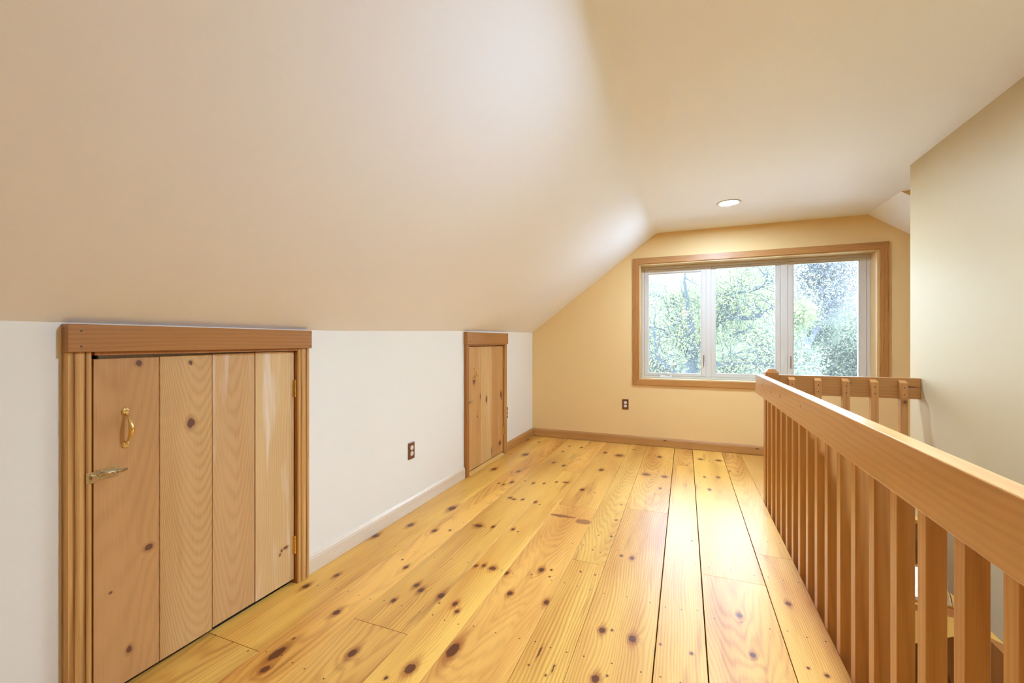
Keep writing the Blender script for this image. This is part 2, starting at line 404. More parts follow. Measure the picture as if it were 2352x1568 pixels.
# ------------------------------------------------------------------ walls
D1 = (.755, 1.523, 1.112); D2 = (3.275, 4.058, 1.118)
wl_ = boxes([(XL - .1, XL, YB, D1[0], ZLC, 1.34), (XL - .1, XL, D1[0], D1[1], D1[2], 1.34), (XL - .1, XL, D1[1], D2[0], ZLC, 1.34),
             (XL - .1, XL, D2[0], D2[1], D2[2], 1.34), (XL - .1, XL, D2[1], YF + .1, ZLC, 1.34)])
tag(obj('wall_left', wl_, M['knee']), 'low daylight-whitened knee wall under the sloped ceiling', 'wall', kind='structure')
# closets behind the two hatch doors
for (a, b, t_) in (D1, D2):
    bm = bmesh.new()
    for bx in ((-2.5, XL - .1, a - .05, a - .03, -.02, 1.3), (-2.5, XL - .1, b + .03, b + .05, -.02, 1.3), (-2.52, -2.5, a - .05, b + .05, -.02, 1.3),
               (-2.5, XL - .1, a - .05, b + .05, 1.3, 1.32), (-2.5, XL + .0, a, b, -.03, -.012)):
        add_box(bm, *bx)
    tag(obj('trim_closet', bm, M['attic']), 'grey lining of the eaves closet behind a hatch door', 'closet lining', kind='structure')

# far wall with the window opening; opening of the casing's inside edge
WX0, WX1, WZ0, WZ1 = -.462, 1.668, .736, 2.000
def far_wall():
    bm = bmesh.new(); T = .30
    for bx in ((XL - .1, WX0, YF, YF + T, ZLC, 2.45), (WX1, XRW + .1, YF, YF + T, ZLC, 2.45),
               (WX0, WX1, YF, YF + T, ZLC, WZ0), (WX0, WX1, YF, YF + T, WZ1, 2.45)):
        add_box(bm, *bx)
    return bm
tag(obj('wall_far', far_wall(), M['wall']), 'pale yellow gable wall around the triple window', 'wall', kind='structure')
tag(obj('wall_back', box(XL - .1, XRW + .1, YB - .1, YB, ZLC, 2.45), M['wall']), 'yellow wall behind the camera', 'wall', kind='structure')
sw = boxes([(XS, XS + .12, YB, YS, ZLC, ZC)])
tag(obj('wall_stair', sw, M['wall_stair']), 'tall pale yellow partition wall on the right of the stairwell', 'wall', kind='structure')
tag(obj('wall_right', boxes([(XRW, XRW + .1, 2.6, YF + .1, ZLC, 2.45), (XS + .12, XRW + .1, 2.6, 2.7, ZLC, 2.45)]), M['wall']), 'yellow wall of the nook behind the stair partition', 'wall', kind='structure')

# ------------------------------------------------------------------ ceiling
def ceiling():
    bm = bmesh.new()
    ys = [YB, -1, 0, .6, 1.2, 1.8, 2.2, 2.6, 3.1, 3.6, 4.0, 4.4, YF + .02]
    rows = []
    for y in ys:
        z0 = zk(y); a = math.atan2(ZC - z0, XC - XL)
        pts = [(XL - .03, z0 - .03 * math.tan(a)), (XL + .05, z0 + .05 * math.tan(a))]
        d = .05                                   # softened crease
        p0 = Vector((XC - d * math.cos(a), ZC - d * math.sin(a))); p2 = Vector((XC + d, ZC)); p1 = Vector((XC, ZC))
        pts.append((p0.x - .02 * math.cos(a), p0.y - .02 * math.sin(a)))
        for k in range(7):
            s = k / 6; q = p0 * (1 - s) ** 2 + p1 * 2 * s * (1 - s) + p2 * s * s
            pts.append((q.x, q.y))
        pts += [(XC + d + .02, ZC), (XR, ZC)]
        rows.append([bm.verts.new((p[0], y, p[1])) for p in pts])
    for i in range(len(rows) - 1):
        for k in range(len(rows[0]) - 1):
            bm.faces.new((rows[i][k], rows[i + 1][k], rows[i + 1][k + 1], rows[i][k + 1]))
    return bm
CE = obj('ceiling', ceiling(), M['ceiling'], smooth=True)
tag(CE, 'off-white ceiling with the long left slope and flat middle', 'ceiling', kind='structure')
YD = 4.32
bm = bmesh.new()
add_box(bm, XR - .001, XRW, YB, YD, ZC, ZC + .03)
obj('ceiling_panel', bm, M['ceiling'], CE)
sl = .69
bm = prism([(XR, ZC), (XRW, ZC - sl * (XRW - XR)), (XRW, ZC - sl * (XRW - XR) + .03), (XR, ZC + .03)], 1, YD, YF + .02)
obj('ceiling_panel', bm, M['ceiling'], CE)
bm = prism([(XR, ZC), (XRW, ZC), (XRW, ZC - sl * (XRW - XR))], 1, YD - .004, YD)
obj('cheek_panel', bm, M['wall'], CE)
tag(obj('trim_roof', box(XL - .1, XRW + .1, YB - .1, YF + .3, 2.45, 2.50), M['dark']), 'roof deck over the attic room', 'roof', kind='structure')
tag(obj('trim_eave', boxes([(-2.6, -2.55, YB, YF + .3, ZLC, 2.5), (-2.6, XL, YF + .1, YF + .3, ZLC, 2.5), (-2.6, XL, YB - .1, YB, ZLC, 2.5), (-2.6, XL - .1, YB, YF + .3, 2.45, 2.5), (-2.6, XL - .1, YB, YF + .3, ZLC, ZLC + .05)]), M['dark']), 'closed eaves behind the knee wall', 'eaves', kind='structure')

# ------------------------------------------------------------------ baseboards
def base_prof(sign=1):
    # (distance from the wall, height) small moulded top
    return [(0, 0), (.014, 0), (.014, .068), (.012, .074), (.012, .078), (.007, .088), (.004, .094), (0, .094)]
BASE = wood('oak_baseboard', OAK_L, OAK_D, 2, 1, 0, rings=120, ringmix=.4, rough=.4, coat=.3, rnd=True)
BASEP = wood('pale_baseboard', rgb(236, 222, 200), rgb(206, 180, 148), 2, 1, 0, rings=120, ringmix=.5, rough=.32, coat=.4, rnd=True)
BASEX = wood('oak_baseboard_far', OAK_L, OAK_D, 2, 0, 1, rings=120, ringmix=.4, rough=.4, coat=.3, sparse=.04, sparse_scale=3)
tag(obj('baseboard_left', prism([(XL + d, z + .001) for d, z in base_prof()], 1, 1.592, 3.222), BASEP), 'pale washed baseboard between the two hatch doors', 'baseboard', kind='structure')
tag(obj('baseboard_left', prism([(XL + d, z + .001) for d, z in base_prof()], 1, 4.122, YF), BASE), 'short oak baseboard between the small door and the far corner', 'baseboard', kind='structure')
tag(obj('baseboard_left', prism([(XL + d, z + .001) for d, z in base_prof()], 1, YB, .692), BASEP), 'baseboard before the large hatch door', 'baseboard', kind='structure')
tag(obj('baseboard_far', prism([(YF - d, z + .004) for d, z in base_prof()], 0, XL + .0145, XRW), BASEX), 'oak baseboard along the window wall', 'baseboard', kind='structure')

# ------------------------------------------------------------------ hatch doors
CAS = wood('casing_pine', rgb(216, 166, 98), rgb(140, 84, 32), 1, 2, 0, rings=34, ringmix=.85, rough=.42, coat=.25, low_amp=.05, rnd=True)
HDR = wood('header_board', rgb(182, 122, 56), rgb(138, 86, 34), 2, 1, 0, rings=60, ringmix=.38, rough=.42, coat=.25, rnd=True)
JMB = wood('jamb_pine', rgb(180, 118, 52), rgb(140, 86, 32), 1, 2, 0, rings=60, ringmix=.35, rough=.45, rnd=True)
def fluted(y0, y1, x0, x1, z0, z1):
    """casing with two grooves; profile in (x,y), extruded up z"""
    w = y1 - y0; g = .0035
    def Y(f): return y0 + f * w
    prof = [(x0, y0), (x1 - .004, y0), (x1, Y(.06)), (x1, Y(.23)), (x1 - g, Y(.26)), (x1 - g, Y(.30)), (x1 - .001, Y(.33)), (x1 + .001, Y(.5)),
            (x1 - .001, Y(.67)), (x1 - g, Y(.70)), (x1 - g, Y(.74)), (x1, Y(.77)), (x1, Y(.94)), (x1 - .004, y1), (x0, y1)]
    return prism(prof, 2, z0, z1)
def nail_at(parent, p, axis, r=.0028):
    bm = bmesh.new(); add_disc(bm, p, axis, r, .0012, 8); obj('nail', bm, M['nail'], parent)
def screw(parent, p, axis, r=.0042, mat='brass'):
    bm = bmesh.new(); add_lathe(bm, p, axis, [(r, 0), (r * .85, .0014), (r * .2, .0018)], 10); s = obj('screw', bm, M[mat], parent); return s
def pull(parent, x, y, z0, z1, out=.032, mat='brass'):
    """bow handle on the x=x plane, between heights z0 and z1"""
    h = empty('pull_handle', (x, y, z0), parent); H = z1 - z0
    bm = bmesh.new()
    n = 16; pts = []; rad = []
    for k in range(n + 1):
        t = k / n
        pts.append((.003 + out * math.sin(math.pi * t) ** .75, 0, H * (.03 + .94 * t)))
        rad.append(.0034 + .0040 * math.sin(math.pi * t) ** 2)
    add_tube(bm, pts, rad, 12)
    obj('grip', bm, M[mat], h, True)
    for zz in (-.004, H + .004):
        bm = bmesh.new(); add_lathe(bm, (0, 0, zz), (1, 0, 0), [(.0115, 0), (.0115, .002), (.009, .0042), (.0055, .0045), (.0045, .0036), (.002, .0042)], 18)
        obj('rosette', bm, M[mat], h, True)
    return h
def bolt(parent, xl, xc, y0, y1, z, mat='chrome', s=1.0, keep=.026):
    """barrel bolt: plate on the door from y0 to y1 (face xl), keeper on the casing (face xc)"""
    b = empty('barrel_bolt', (0, 0, 0), parent)
    obj('plate', box(xl, xl + .0018, y0, y1, z - .017 * s, z + .017 * s, .0006), M[mat], b)
    bm = bmesh.new(); add_tube(bm, [(xl + .006, y0 + .012, z), (xl + .006, y1 - .004, z)], .0055 * s, 12); obj('barrel', bm, M[mat], b, True)
    bm = bmesh.new(); add_tube(bm, [(xl + .006, y0 - .018, z), (xl + .006, y1 + .022, z)], .0035 * s, 10)
    add_tube(bm, [(xl + .006, y1 - .018, z), (xl + .020, y1 - .018, z - .003)], .0032 * s, 8); obj('rod', bm, M[mat], b, True)
    obj('keeper', boxes([(xc, xc + .0018, y0 - .008 - keep, y0 - .008, z - .017 * s, z + .017 * s), (xc, xc + .011, y0 - .005 - keep * .7, y0 - .012, z - .006 * s, z + .006 * s)], .0006), M[mat], b)
    for yy in (y0 + .012, y1 - .010):
        for dz in (-.0125, .0125):
            screw(b, (xl + .0018, yy, z + dz * s), (1, 0, 0), .0036 * s, mat)
    for dz in (-.0125, .0125): screw(b, (xc + .0018, y0 - .008 - keep / 2, z + dz * s), (1, 0, 0), .0036 * s, mat)
def hinge(parent, x, y, z0, z1, mat='brass'):
    bm = bmesh.new(); n = 5; H = (z1 - z0) / n
    for k in range(n): add_tube(bm, [(x, y, z0 + k * H + .0006), (x, y, z0 + (k + 1) * H - .0006)], .0042, 10)
    add_box(bm, x - .012, x - .0008, y - .012, y + .010, z0 + .002, z1 - .002)
    obj('hinge', bm, M[mat], parent)

def board_mat(nm, seed, lt, dk, knots, rings=60, ringmix=.5, wash=None, tone=1.0, cath=None):
    return wood(nm, lt, dk, 1, 2, 0, rings=rings, ringmix=ringmix, knots=knots, rough=.5, coat=.12, coat_rough=.35, seed=seed,
                wash=wash, tone=tone, knotcol=rgb(92, 52, 40), knot_aspect=1.15, low_amp=.085 if cath else .16, mottle=1.3, streak=.2, cath=cath)
DL, DD = rgb(214, 166, 110), rgb(184, 130, 76)
WASH = rgb(236, 220, 198)
# --- large hatch door
d1 = empty('door_1', (0, 0, 0)); tag(d1, 'large plank hatch door in the knee wall at left', 'door', kind='structure')
LX = -1.726
bd = [(.768, .951), (.953, 1.135), (1.138, 1.317), (1.319, 1.517)]
kn1 = [[(.889, 1.076, .009), (.919, .437, .012, .9), (.862, .120, .008, 1.5), (.812, .336, .004)],
       [(1.056, .843, .013, 1.5), (1.055, 1.070, .006)], [], [(1.472, .190, .012, .6), (1.449, .186, .006), (1.44, .17, .005)]]
tops = [(1.094, 1.096), (1.097, 1.099), (1.100, 1.102), (1.103, 1.104)]
for k, (a, b) in enumerate(bd):
    bm = prism([(a, .018 + (.004 if k > 1 else 0)), (b, .018 + (.004 if k > 1 else 0)), (b, tops[k][1]), (a, tops[k][0])], 0, LX - .02, LX - (.0 if k != 2 else .002))
    bmesh.ops.bevel(bm, geom=list(bm.edges), offset=.0015, segments=1, affect='EDGES')
    lt = [rgb(206, 156, 98), rgb(220, 178, 118), rgb(218, 176, 120), rgb(224, 188, 132)][k]
    dk = [rgb(176, 122, 68), rgb(184, 132, 72), rgb(188, 138, 82), rgb(196, 150, 92)][k]
    obj('board', bm, board_mat('door_board', 2.1 * k + 1.0, lt, dk, kn1[k], [60, 42, 70, 85][k], [.28, .42, .34, .4][k], (WASH, [.9, .78, .62, .56][k], [.0, .3, .65, .75][k]), cath=[(.80, .10, 3.0), (1.085, .50, 16.0), (1.22, .16, 9.0), None][k]), d1)
obj('batten', boxes([(LX - .045, LX - .021, .79, 1.50, .18, .28), (LX - .045, LX - .021, .79, 1.50, .82, .92)]), HDR, d1)
CF = -1.704
c1 = obj('side_casing', fluted(.695, .755, XL, CF, .001, 1.117), CAS, d1)
c2 = obj('side_casing', fluted(1.523, 1.590, XL, CF, .001, 1.117), CAS, d1)
hd = obj('header_board', box(XL, -1.694, .694, 1.594, 1.1175, 1.203, .0015), HDR, d1)
obj('jamb', box(XL - .1, XL + .006, .755, .763, .001, 1.112), JMB, d1)
obj('jamb', box(XL - .1, CF - .004, 1.5205, 1.5232, .001, 1.112), JMB, d1)
obj('head_jamb', box(XL - .1, CF - .003, .763, 1.5205, 1.1065, 1.1172), JMB, d1)
obj('stop_strip', box(LX - .034, LX - .0215, .79, 1.5, 1.06, 1.106), plain('grey_stop_paint', rgb(205, 202, 194), .6), d1)
for (y, z) in ((.725, 1.182), (.725, 1.135), (1.585, 1.19), (1.584, 1.127)): nail_at(hd, (-1.6945, y, z), (1, 0, 0), .0026)
for z in (1.085, .73, .25): nail_at(c1, (CF - .0005, .725, z), (1, 0, 0), .0024)
for z in (1.08, .72, .06): nail_at(c2, (CF - .0005, 1.557, z), (1, 0, 0), .0024)
pull(d1, LX, .851, .812, .914)
bolt(d1, LX + .0005, CF, .774, .832, .728, 'chrome', 1.0, .026)
hinge(d1, LX + .006, 1.5195, .886, .968); hinge(d1, LX + .006, 1.5195, .142, .228)
# --- small hatch door
d2 = empty('door_2', (0, 0, 0)); tag(d2, 'narrow plank hatch door in the knee wall near the far corner', 'door', kind='structure')
bd2 = [(3.282, 3.543), (3.5445, 3.782), (3.7835, 4.050)]
kn2 = [[(3.405, .804, .022, 1.3), (3.545, .648, .020, 1.5), (3.474, .478, .008)], [(3.66, .61, .015, 2.0), (3.79, .10, .02, 1.6)], [(4.005, .617, .022, 1.3), (3.975, .130, .022, 1.0), (4.02, .58, .01, 2.0)]]
for k, (a, b) in enumerate(bd2):
    bm = box(LX - .02, LX, a, b, .03, 1.106, .0015)
    obj('board', bm, board_mat('door_board', 5.3 * k + 20.0, [rgb(216, 168, 104), rgb(224, 184, 124), rgb(214, 164, 100)][k], [rgb(182, 124, 62), rgb(196, 144, 82), rgb(180, 122, 60)][k], kn2[k], 55, .45, (WASH, .66, .45)), d2)
c1 = obj('side_casing', box(XL, CF - .002, 3.226, 3.275, .001, 1.125, .0015), JMB, d2)
c2 = obj('side_casing', box(XL, CF - .002, 4.058, 4.115, .001, 1.125, .0015), CAS, d2)
hd = obj('header_board', box(XL, -1.694, 3.220, 4.120, 1.1255, 1.232, .0015), HDR, d2)
obj('jamb', box(XL - .1, XL + .004, 3.275, 3.2805, .001, 1.118), JMB, d2)
obj('jamb', box(XL - .1, XL + .010, 4.0525, 4.058, .001, 1.118), JMB, d2)
obj('head_jamb', box(XL - .1, CF - .004, 3.2805, 4.0525, 1.112, 1.1253), JMB, d2)
obj('sill_strip', prism([(XL - .02, .001), (XL + .03, .001), (XL + .028, .006), (XL + .002, .022), (XL - .02, .022)], 1, 3.2815, 4.04), wood('sill_pine', rgb(226, 180, 104), rgb(196, 140, 66), 0, 1, 2, rings=90), d2)
for (y, z) in ((3.27, 1.21), (3.275, 1.15), (4.08, 1.21), (3.6, 1.19)): nail_at(hd, (-1.6945, y, z), (1, 0, 0), .0028)
pull(d2, LX, 3.398, .826, .912)
bolt(d2, LX + .0005, CF - .002, 3.292, 3.345, .628, 'chrome', 1.0, .022)
hinge(d2, LX + .006, 4.0515, .885, .965); hinge(d2, LX + .006, 4.0515, .20, .28)

# ------------------------------------------------------------------ outlets
PLATE = wood('dark_wood_plate', rgb(124, 70, 34), rgb(80, 38, 16), 0, 2, 1, rings=220, ringmix=.4, rough=.35, coat=.3, rnd=True)
def outlet(loc, rz, label):
    """built facing -y, plate 70 x 114 mm"""
    o = empty('wall_outlet', loc); o.rotation_euler = (0, 0, rz)
    tag(o, label, 'outlet', 'brown plate wall outlets')
    bm = bmesh.new(); add_box(bm, -.0345, .0345, -.0075, -.0002, -.057, .057, .004, 2)
    pl = obj('cover_plate', bm, PLATE, o)
    for zc in (.0195, -.0195):
        bm = bmesh.new(); n = 28; vs = []
        for ring, (rr, yy) in enumerate(((.0172, -.0076), (.0172, -.0092), (.0160, -.0098))):
            vs.append([bm.verts.new((math.cos(2 * math.pi * k / n) * rr, yy, zc + max(-.0142, min(.0142, math.sin(2 * math.pi * k / n) * rr)))) for k in range(n)])
        for r in range(2):
            for k in range(n): bm.faces.new((vs[r][k], vs[r][(k + 1) % n], vs[r + 1][(k + 1) % n], vs[r + 1][k]))
        bm.faces.new(vs[2])
        rc = obj('receptacle', bm, M['ivory'], o)
        bm = bmesh.new()
        add_box(bm, -.0078, -.0054, -.0102, -.0096, zc + .000, zc + .0085); add_box(bm, .0054, .0078, -.0102, -.0096, zc + .001, zc + .0080)
        add_disc(bm, (0, -.0096, zc - .0075), (0, -1, 0), .0026, .0006, 10)
        obj('slots', bm, M['slot'], rc)
    bm = bmesh.new(); add_lathe(bm, (0, -.0075, 0), (0, -1, 0), [(.0034, 0), (.003, .001), (.001, .0013)], 10); obj('screw', bm, M['metal'], o)
    return o
outlet((XL, 2.467, .409), math.radians(90), 'brown outlet plate on the knee wall between the two doors')
outlet((XL, 4.150, .405), math.radians(90), 'brown outlet plate half hidden just past the small hatch door')
outlet((-.621, YF, .443), 0, 'brown outlet plate under the window on the yellow wall')

# ------------------------------------------------------------------ window
win = empty('window_1', (0, YF, .67)); tag(win, 'triple white casement window with oak casing', 'window', kind='structure')
win.location = (0, 0, 0)
OAKH = wood('oak_casing_flat', rgb(204, 146, 80), rgb(150, 90, 36), 2, 0, 1, rings=95, ringmix=.8, rough=.42, coat=.25, low_amp=.04, fibre=.8)
OAKV = wood('oak_casing_upright', rgb(204, 146, 80), rgb(150, 90, 36), 0, 2, 1, rings=95, ringmix=.8, rough=.42, coat=.25, low_amp=.04, fibre=.8)
JPX = wood('jamb_lining_flat', rgb(232, 204, 146), rgb(206, 166, 100), 1, 0, 2, rings=60, ringmix=.4, rough=.35, coat=.3, sparse=.05, sparse_scale=3)
JPZ = wood('jamb_lining_upright', rgb(226, 190, 128), rgb(190, 144, 80), 1, 2, 0, rings=60, ringmix=.4, rough=.35, coat=.3, sparse=.05, sparse_scale=3)
ox0, ox1, oz0, oz1 = -.538, 1.744, .668, 2.073
ix0, ix1, iz0, iz1 = -.470, 1.676, .730, 2.008
def mitre(p):
    """p: four (x,z) corners; casing piece with an eased inner and outer edge"""
    bm = bmesh.new(); f, b = YF - .018, YF
    vb = [bm.verts.new((x, b, z)) for x, z in p]; vf = [bm.verts.new((x, f, z)) for x, z in p]
    bm.faces.new(vf); bm.faces.new(vb)
    for i in range(4): bm.faces.new((vb[i], vb[(i + 1) % 4], vf[(i + 1) % 4], vf[i]))
    bmesh.ops.recalc_face_normals(bm, faces=bm.faces)
    fe = [e for e in bm.edges if all(abs(v.co.y - f) < 1e-6 for v in e.verts)]
    bmesh.ops.bevel(bm, geom=fe, offset=.0025, segments=2, affect='EDGES')
    return bm
g = .0004
obj('casing', mitre([(ox0, oz1), (ox1, oz1), (ix1 - g, iz1 + g), (ix0 + g, iz1 + g)]), OAKH, win)
obj('casing', mitre([(ox0, oz0), (ox1, oz0), (ix1 - g, iz0 - g), (ix0 + g, iz0 - g)]), OAKH, win)
obj('casing', mitre([(ox0, oz0 + g), (ox0, oz1 - g), (ix0, iz1), (ix0, iz0)]), OAKV, win)
obj('casing', mitre([(ox1, oz0 + g), (ox1, oz1 - g), (ix1, iz1), (ix1, iz0)]), OAKV, win)
JD = 5.135           # front plane of the white frame
fx0, fx1, fz0, fz1 = -.457, 1.660, .741, 1.996
obj('jamb_lining', box(fx0, fx1, YF - .002, JD, fz1, WZ1), JPX, win)
obj('jamb_lining', box(fx0, fx1, YF - .002, JD, WZ0, fz0), JPX, win)
obj('jamb_lining', box(WX0, fx0, YF - .002, JD, WZ0, WZ1), JPZ, win)
obj('jamb_lining', box(fx1, WX1, YF - .002, JD, WZ0, WZ1), JPZ, win)
def ring(x0, x1, z0, z1, w, y0, y1, bev=.002):
    """rectangular ring of width w=(left,right,bottom,top)"""
    l, r, b, t_ = w; bm = bmesh.new()
    a = [(x0, z0), (x1, z0), (x1, z1), (x0, z1)]; c = [(x0 + l, z0 + b), (x1 - r, z0 + b), (x1 - r, z1 - t_), (x0 + l, z1 - t_)]
    va = [[bm.verts.new((p[0], y, p[1])) for p in a] for y in (y0, y1)]; vc = [[bm.verts.new((p[0], y, p[1])) for p in c] for y in (y0, y1)]
    for i in range(4):
        j = (i + 1) % 4
        bm.faces.new((va[0][i], va[0][j], vc[0][j], vc[0][i])); bm.faces.new((va[1][i], va[1][j], vc[1][j], vc[1][i]))
        bm.faces.new((va[0][i], va[0][j], va[1][j], va[1][i])); bm.faces.new((vc[0][i], vc[0][j], vc[1][j], vc[1][i]))
    if bev:
        bmesh.ops.recalc_face_normals(bm, faces=bm.faces)
        fe = [e for e in bm.edges if all(abs(v.co.y - y0) < 1e-6 for v in e.verts)]
        fe = [e for e in fe if (e.verts[0].co - e.verts[1].co).length > .2]
        bmesh.ops.bevel(bm, geom=fe, offset=bev, segments=2, affect='EDGES')
    return bm
Yw = JD
obj('frame', ring(fx0, fx1, fz0, fz1, (.028, .028, .022, .030), Yw, Yw + .09), M['vinyl'], win)
obj('mullion', box(.214, .262, Yw, Yw + .09, fz0 + .022, fz1 - .030, .0015), M['vinyl'], win)
obj('mullion', box(.912, .975, Yw, Yw + .09, fz0 + .022, fz1 - .030, .0015), M['vinyl'], win)
def sash(name, x0, x1, z0, z1, gx0, gx1, gz0, gz1, dy):
    s = obj(name, ring(x0, x1, z0, z1, (gx0 - x0, x1 - gx1, gz0 - z0, z1 - gz1), Yw + dy, Yw + .05, .0025), M['vinyl'], win)
    obj('glazing_bead', ring(gx0, gx1, gz0, gz1, (.006, .006, .006, .006), Yw + dy + .006, Yw + .045, .002), M['vinyl'], s)
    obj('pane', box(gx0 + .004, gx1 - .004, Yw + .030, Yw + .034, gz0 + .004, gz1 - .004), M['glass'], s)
    return s
sz0, sz1 = fz0 + .024, fz1 - .032
sash('casement_sash', fx0 + .030, .212, sz0, sz1, -.388, .166, .790, 1.916, .003)
sash('fixed_sash', .264, .910, sz0, sz1, .304, .874, .800, 1.944, .012)
sash('casement_sash', .977, fx1 - .030, sz0, sz1, 1.024, 1.574, .795, 1.942, .003)
def latch(xp, xl, z0, z1):
    l = empty('sash_latch', (0, 0, 0), win)
    bm = bmesh.new(); add_box(bm, xp - .006, xp + .006, Yw - .004, Yw, z0, z1, .002, 2); obj('escutcheon', bm, M['vinyl'], l)
    bm = bmesh.new(); add_box(bm, xl - .0055, xl + .0055, Yw - .003, Yw + .003, z0 + .002, z1 - .002, .001)
    for zz in (z0 + .012, z1 - .012): add_disc(bm, (xl, Yw - .003, zz), (0, -1, 0), .0048, .006, 10)
    add_tube(bm, [(xl, Yw - .007, z0 + .012), (xl, Yw - .010, (z0 + z1) / 2), (xl, Yw - .007, z1 - .012)], .0034, 8)
    obj('lever', bm, M['metal'], l)
latch(.222, .190, .876, 1.004); latch(.964, 1.000, .876, 1.004)
def crank(x, flip=1):
    c = empty('crank_operator', (0, 0, 0), win)
    bm = bmesh.new(); add_prism(bm, [(Yw - .040, fz0 + .001), (Yw, fz0 + .001), (Yw, fz0 + .034), (Yw - .010, fz0 + .034), (Yw - .036, fz0 + .016)], 0, x - .062, x + .062)
    bmesh.ops.bevel(bm, geom=list(bm.edges), offset=.003, segments=2, affect='EDGES'); obj('housing', bm, M['vinyl'], c)
    bm = bmesh.new()
    p0 = (x + flip * .05, Yw - .026, fz0 + .030)
    add_tube(bm, [p0, (x + flip * .02, Yw - .032, fz0 + .052), (x - flip * .005, Yw - .034, fz0 + .070), (x + flip * .03, Yw - .036, fz0 + .085), (x + flip * .06, Yw - .036, fz0 + .13), (x + flip * .085, Yw - .034, fz0 + .145), (x + flip * .12, Yw - .03, fz0 + .150)], [.006, .0058, .0055, .005, .0048, .0046, .0042], 10)
    obj('handle', bm, M['vinyl'], c, True)
crank(-.200, 1); crank(1.30, -1)

# ------------------------------------------------------------------ recessed lamps, one in view and one added
def recessed(x, y, label, k):
    o = empty('recessed_light', (x, y, ZC)); tag(o, label, 'ceiling light', 'recessed ceiling lights')
    bm = bmesh.new(); add_lathe(bm, (0, 0, 0), (0, 0, -1), [(.072, -.002), (.096, -.002), (.096, .003), (.090, .006), (.076, .005), (.072, .003)], 40)
    bmesh.ops.delete(bm, geom=[f for f in bm.faces if len(f.verts) > 4], context='FACES'); obj('trim_ring', bm, M['vinyl'], o, True)
    bm = bmesh.new(); add_lathe(bm, (0, 0, 0), (0, 0, -1), [(.073, -.0015), (.073, .0012), (.07, .0022), (.03, .0034)], 40); obj('lens', bm, M['lamp%d' % k], o)
recessed(.350, 4.125, 'small round recessed light in the flat ceiling before the window', 0)
recessed(.450, 1.40, 'added recessed fill light out of view above the railing', 1)  # unseen lamp added to fill the room with light
o = empty('pendant_lamp', (0, -1.5, ZC)); tag(o, 'round glass globe pendant lamp hanging behind the camera', 'pendant lamp')
bm = bmesh.new(); add_lathe(bm, (0, 0, 0), (0, 0, -1), [(.06, 0), (.06, .012), (.02, .03)], 24); obj('canopy', bm, M['metal'], o)
bm = bmesh.new(); add_tube(bm, [(0, 0, -.03), (0, 0, -.34)], .004, 8); obj('cord', bm, M['slot'], o)
bm = bmesh.new(); add_lathe(bm, (0, 0, -.34), (0, 0, -1), [(.02, 0), (.028, .01), (.03, .035)], 20); obj('holder', bm, M['metal'], o)
bm = bmesh.new(); bmesh.ops.create_uvsphere(bm, u_segments=24, v_segments=14, radius=.09, matrix=Matrix.Translation((0, 0, -.462))); obj('globe', bm, M['lamp_pendant'], o, True)

# ------------------------------------------------------------------ railing
rail = empty('stair_railing', (XFL, 2.2, 0)); rail.location = (0, 0, 0)
tag(rail, 'honey pine guard railing with square balusters around the stairwell', 'railing')
RL, RD = rgb(212, 156, 94), rgb(180, 120, 62)
RAILY = wood('handrail_pine', RL, RD, 2, 1, 0, rings=48, ringmix=.35, rough=.34, coat=.45, coat_rough=.22, low_amp=.07,
             knots=[(.86, 3.30, .0075), (.845, 2.98, .009), (.85, 2.72, .0085), (.86, 2.27, .0045), (.79, 3.52, .005)], knotcol=rgb(110, 66, 34))
RAILX = wood('handrail_pine_cross', rgb(196, 138, 74), rgb(164, 106, 48), 2, 0, 1, rings=48, ringmix=.4, rough=.34, coat=.45, coat_rough=.22, low_amp=.07,
             knots=[(.868, 1.03, .008), (.895, .60, .014), (.855, 1.345, .004, 12.0)], knotcol=rgb(90, 48, 22))
obj('handrail', box(.480, XFL, .60, 3.600, .775, .911, .003, 2), RAILY, rail)
obj('handrail', box(XFL + .0005, XS - .001, YE, 3.600, .777, .912, .003, 2), RAILX, rail)
BALM = wood('baluster_pine', rgb(206, 148, 84), rgb(168, 108, 50), 1, 2, 0, rings=60, ringmix=.4, rough=.36, coat=.4, coat_rough=.25, rnd=True, sparse=.05, sparse_scale=2.6, knotcol=rgb(96, 50, 22))
BB = .0395
def baluster_mesh(face):
    """square baluster from -.27 to just under the handrail top, its head cut back towards the rail; face: side that lies on the rail (-x or +y)"""
    z0, z1, zh = -.270, .900, .886
    if face == '-x':   # lies against x = 0, stands out to x = BB
        prof = [(0, z0), (BB, z0), (BB, zh - .004), (0, z1)]
        bm = prism(prof, 1, 0, BB)
    else:              # lies against y = 0, stands out to y = -BB
        prof = [(0, z0), (-BB, z0), (-BB, zh - .004), (0, z1)]
        bm = prism([(p[0], p[1]) for p in prof], 0, 0, BB)
    bmesh.ops.recalc_face_normals(bm, faces=bm.faces)
    bmesh.ops.bevel(bm, geom=list(bm.edges), offset=.0012, segments=1, affect='EDGES')
    me = bpy.data.meshes.new('baluster'); bm.to_mesh(me); bm.free(); me.materials.append(BALM); return me
mbx, mby = baluster_mesh('-x'), baluster_mesh('+y')
bm = bmesh.new(); add_disc(bm, (0, 0, 0), (0, -1, 0), .0036, .0012, 8); me_nail_y = bpy.data.meshes.new('nail'); bm.to_mesh(me_nail_y); bm.free(); me_nail_y.materials.append(M['nail'])
bm = bmesh.new(); add_disc(bm, (0, 0, 0), (1, 0, 0), .0036, .0012, 8); me_nail_x = bpy.data.meshes.new('nail'); bm.to_mesh(me_nail_x); bm.free(); me_nail_x.materials.append(M['nail'])
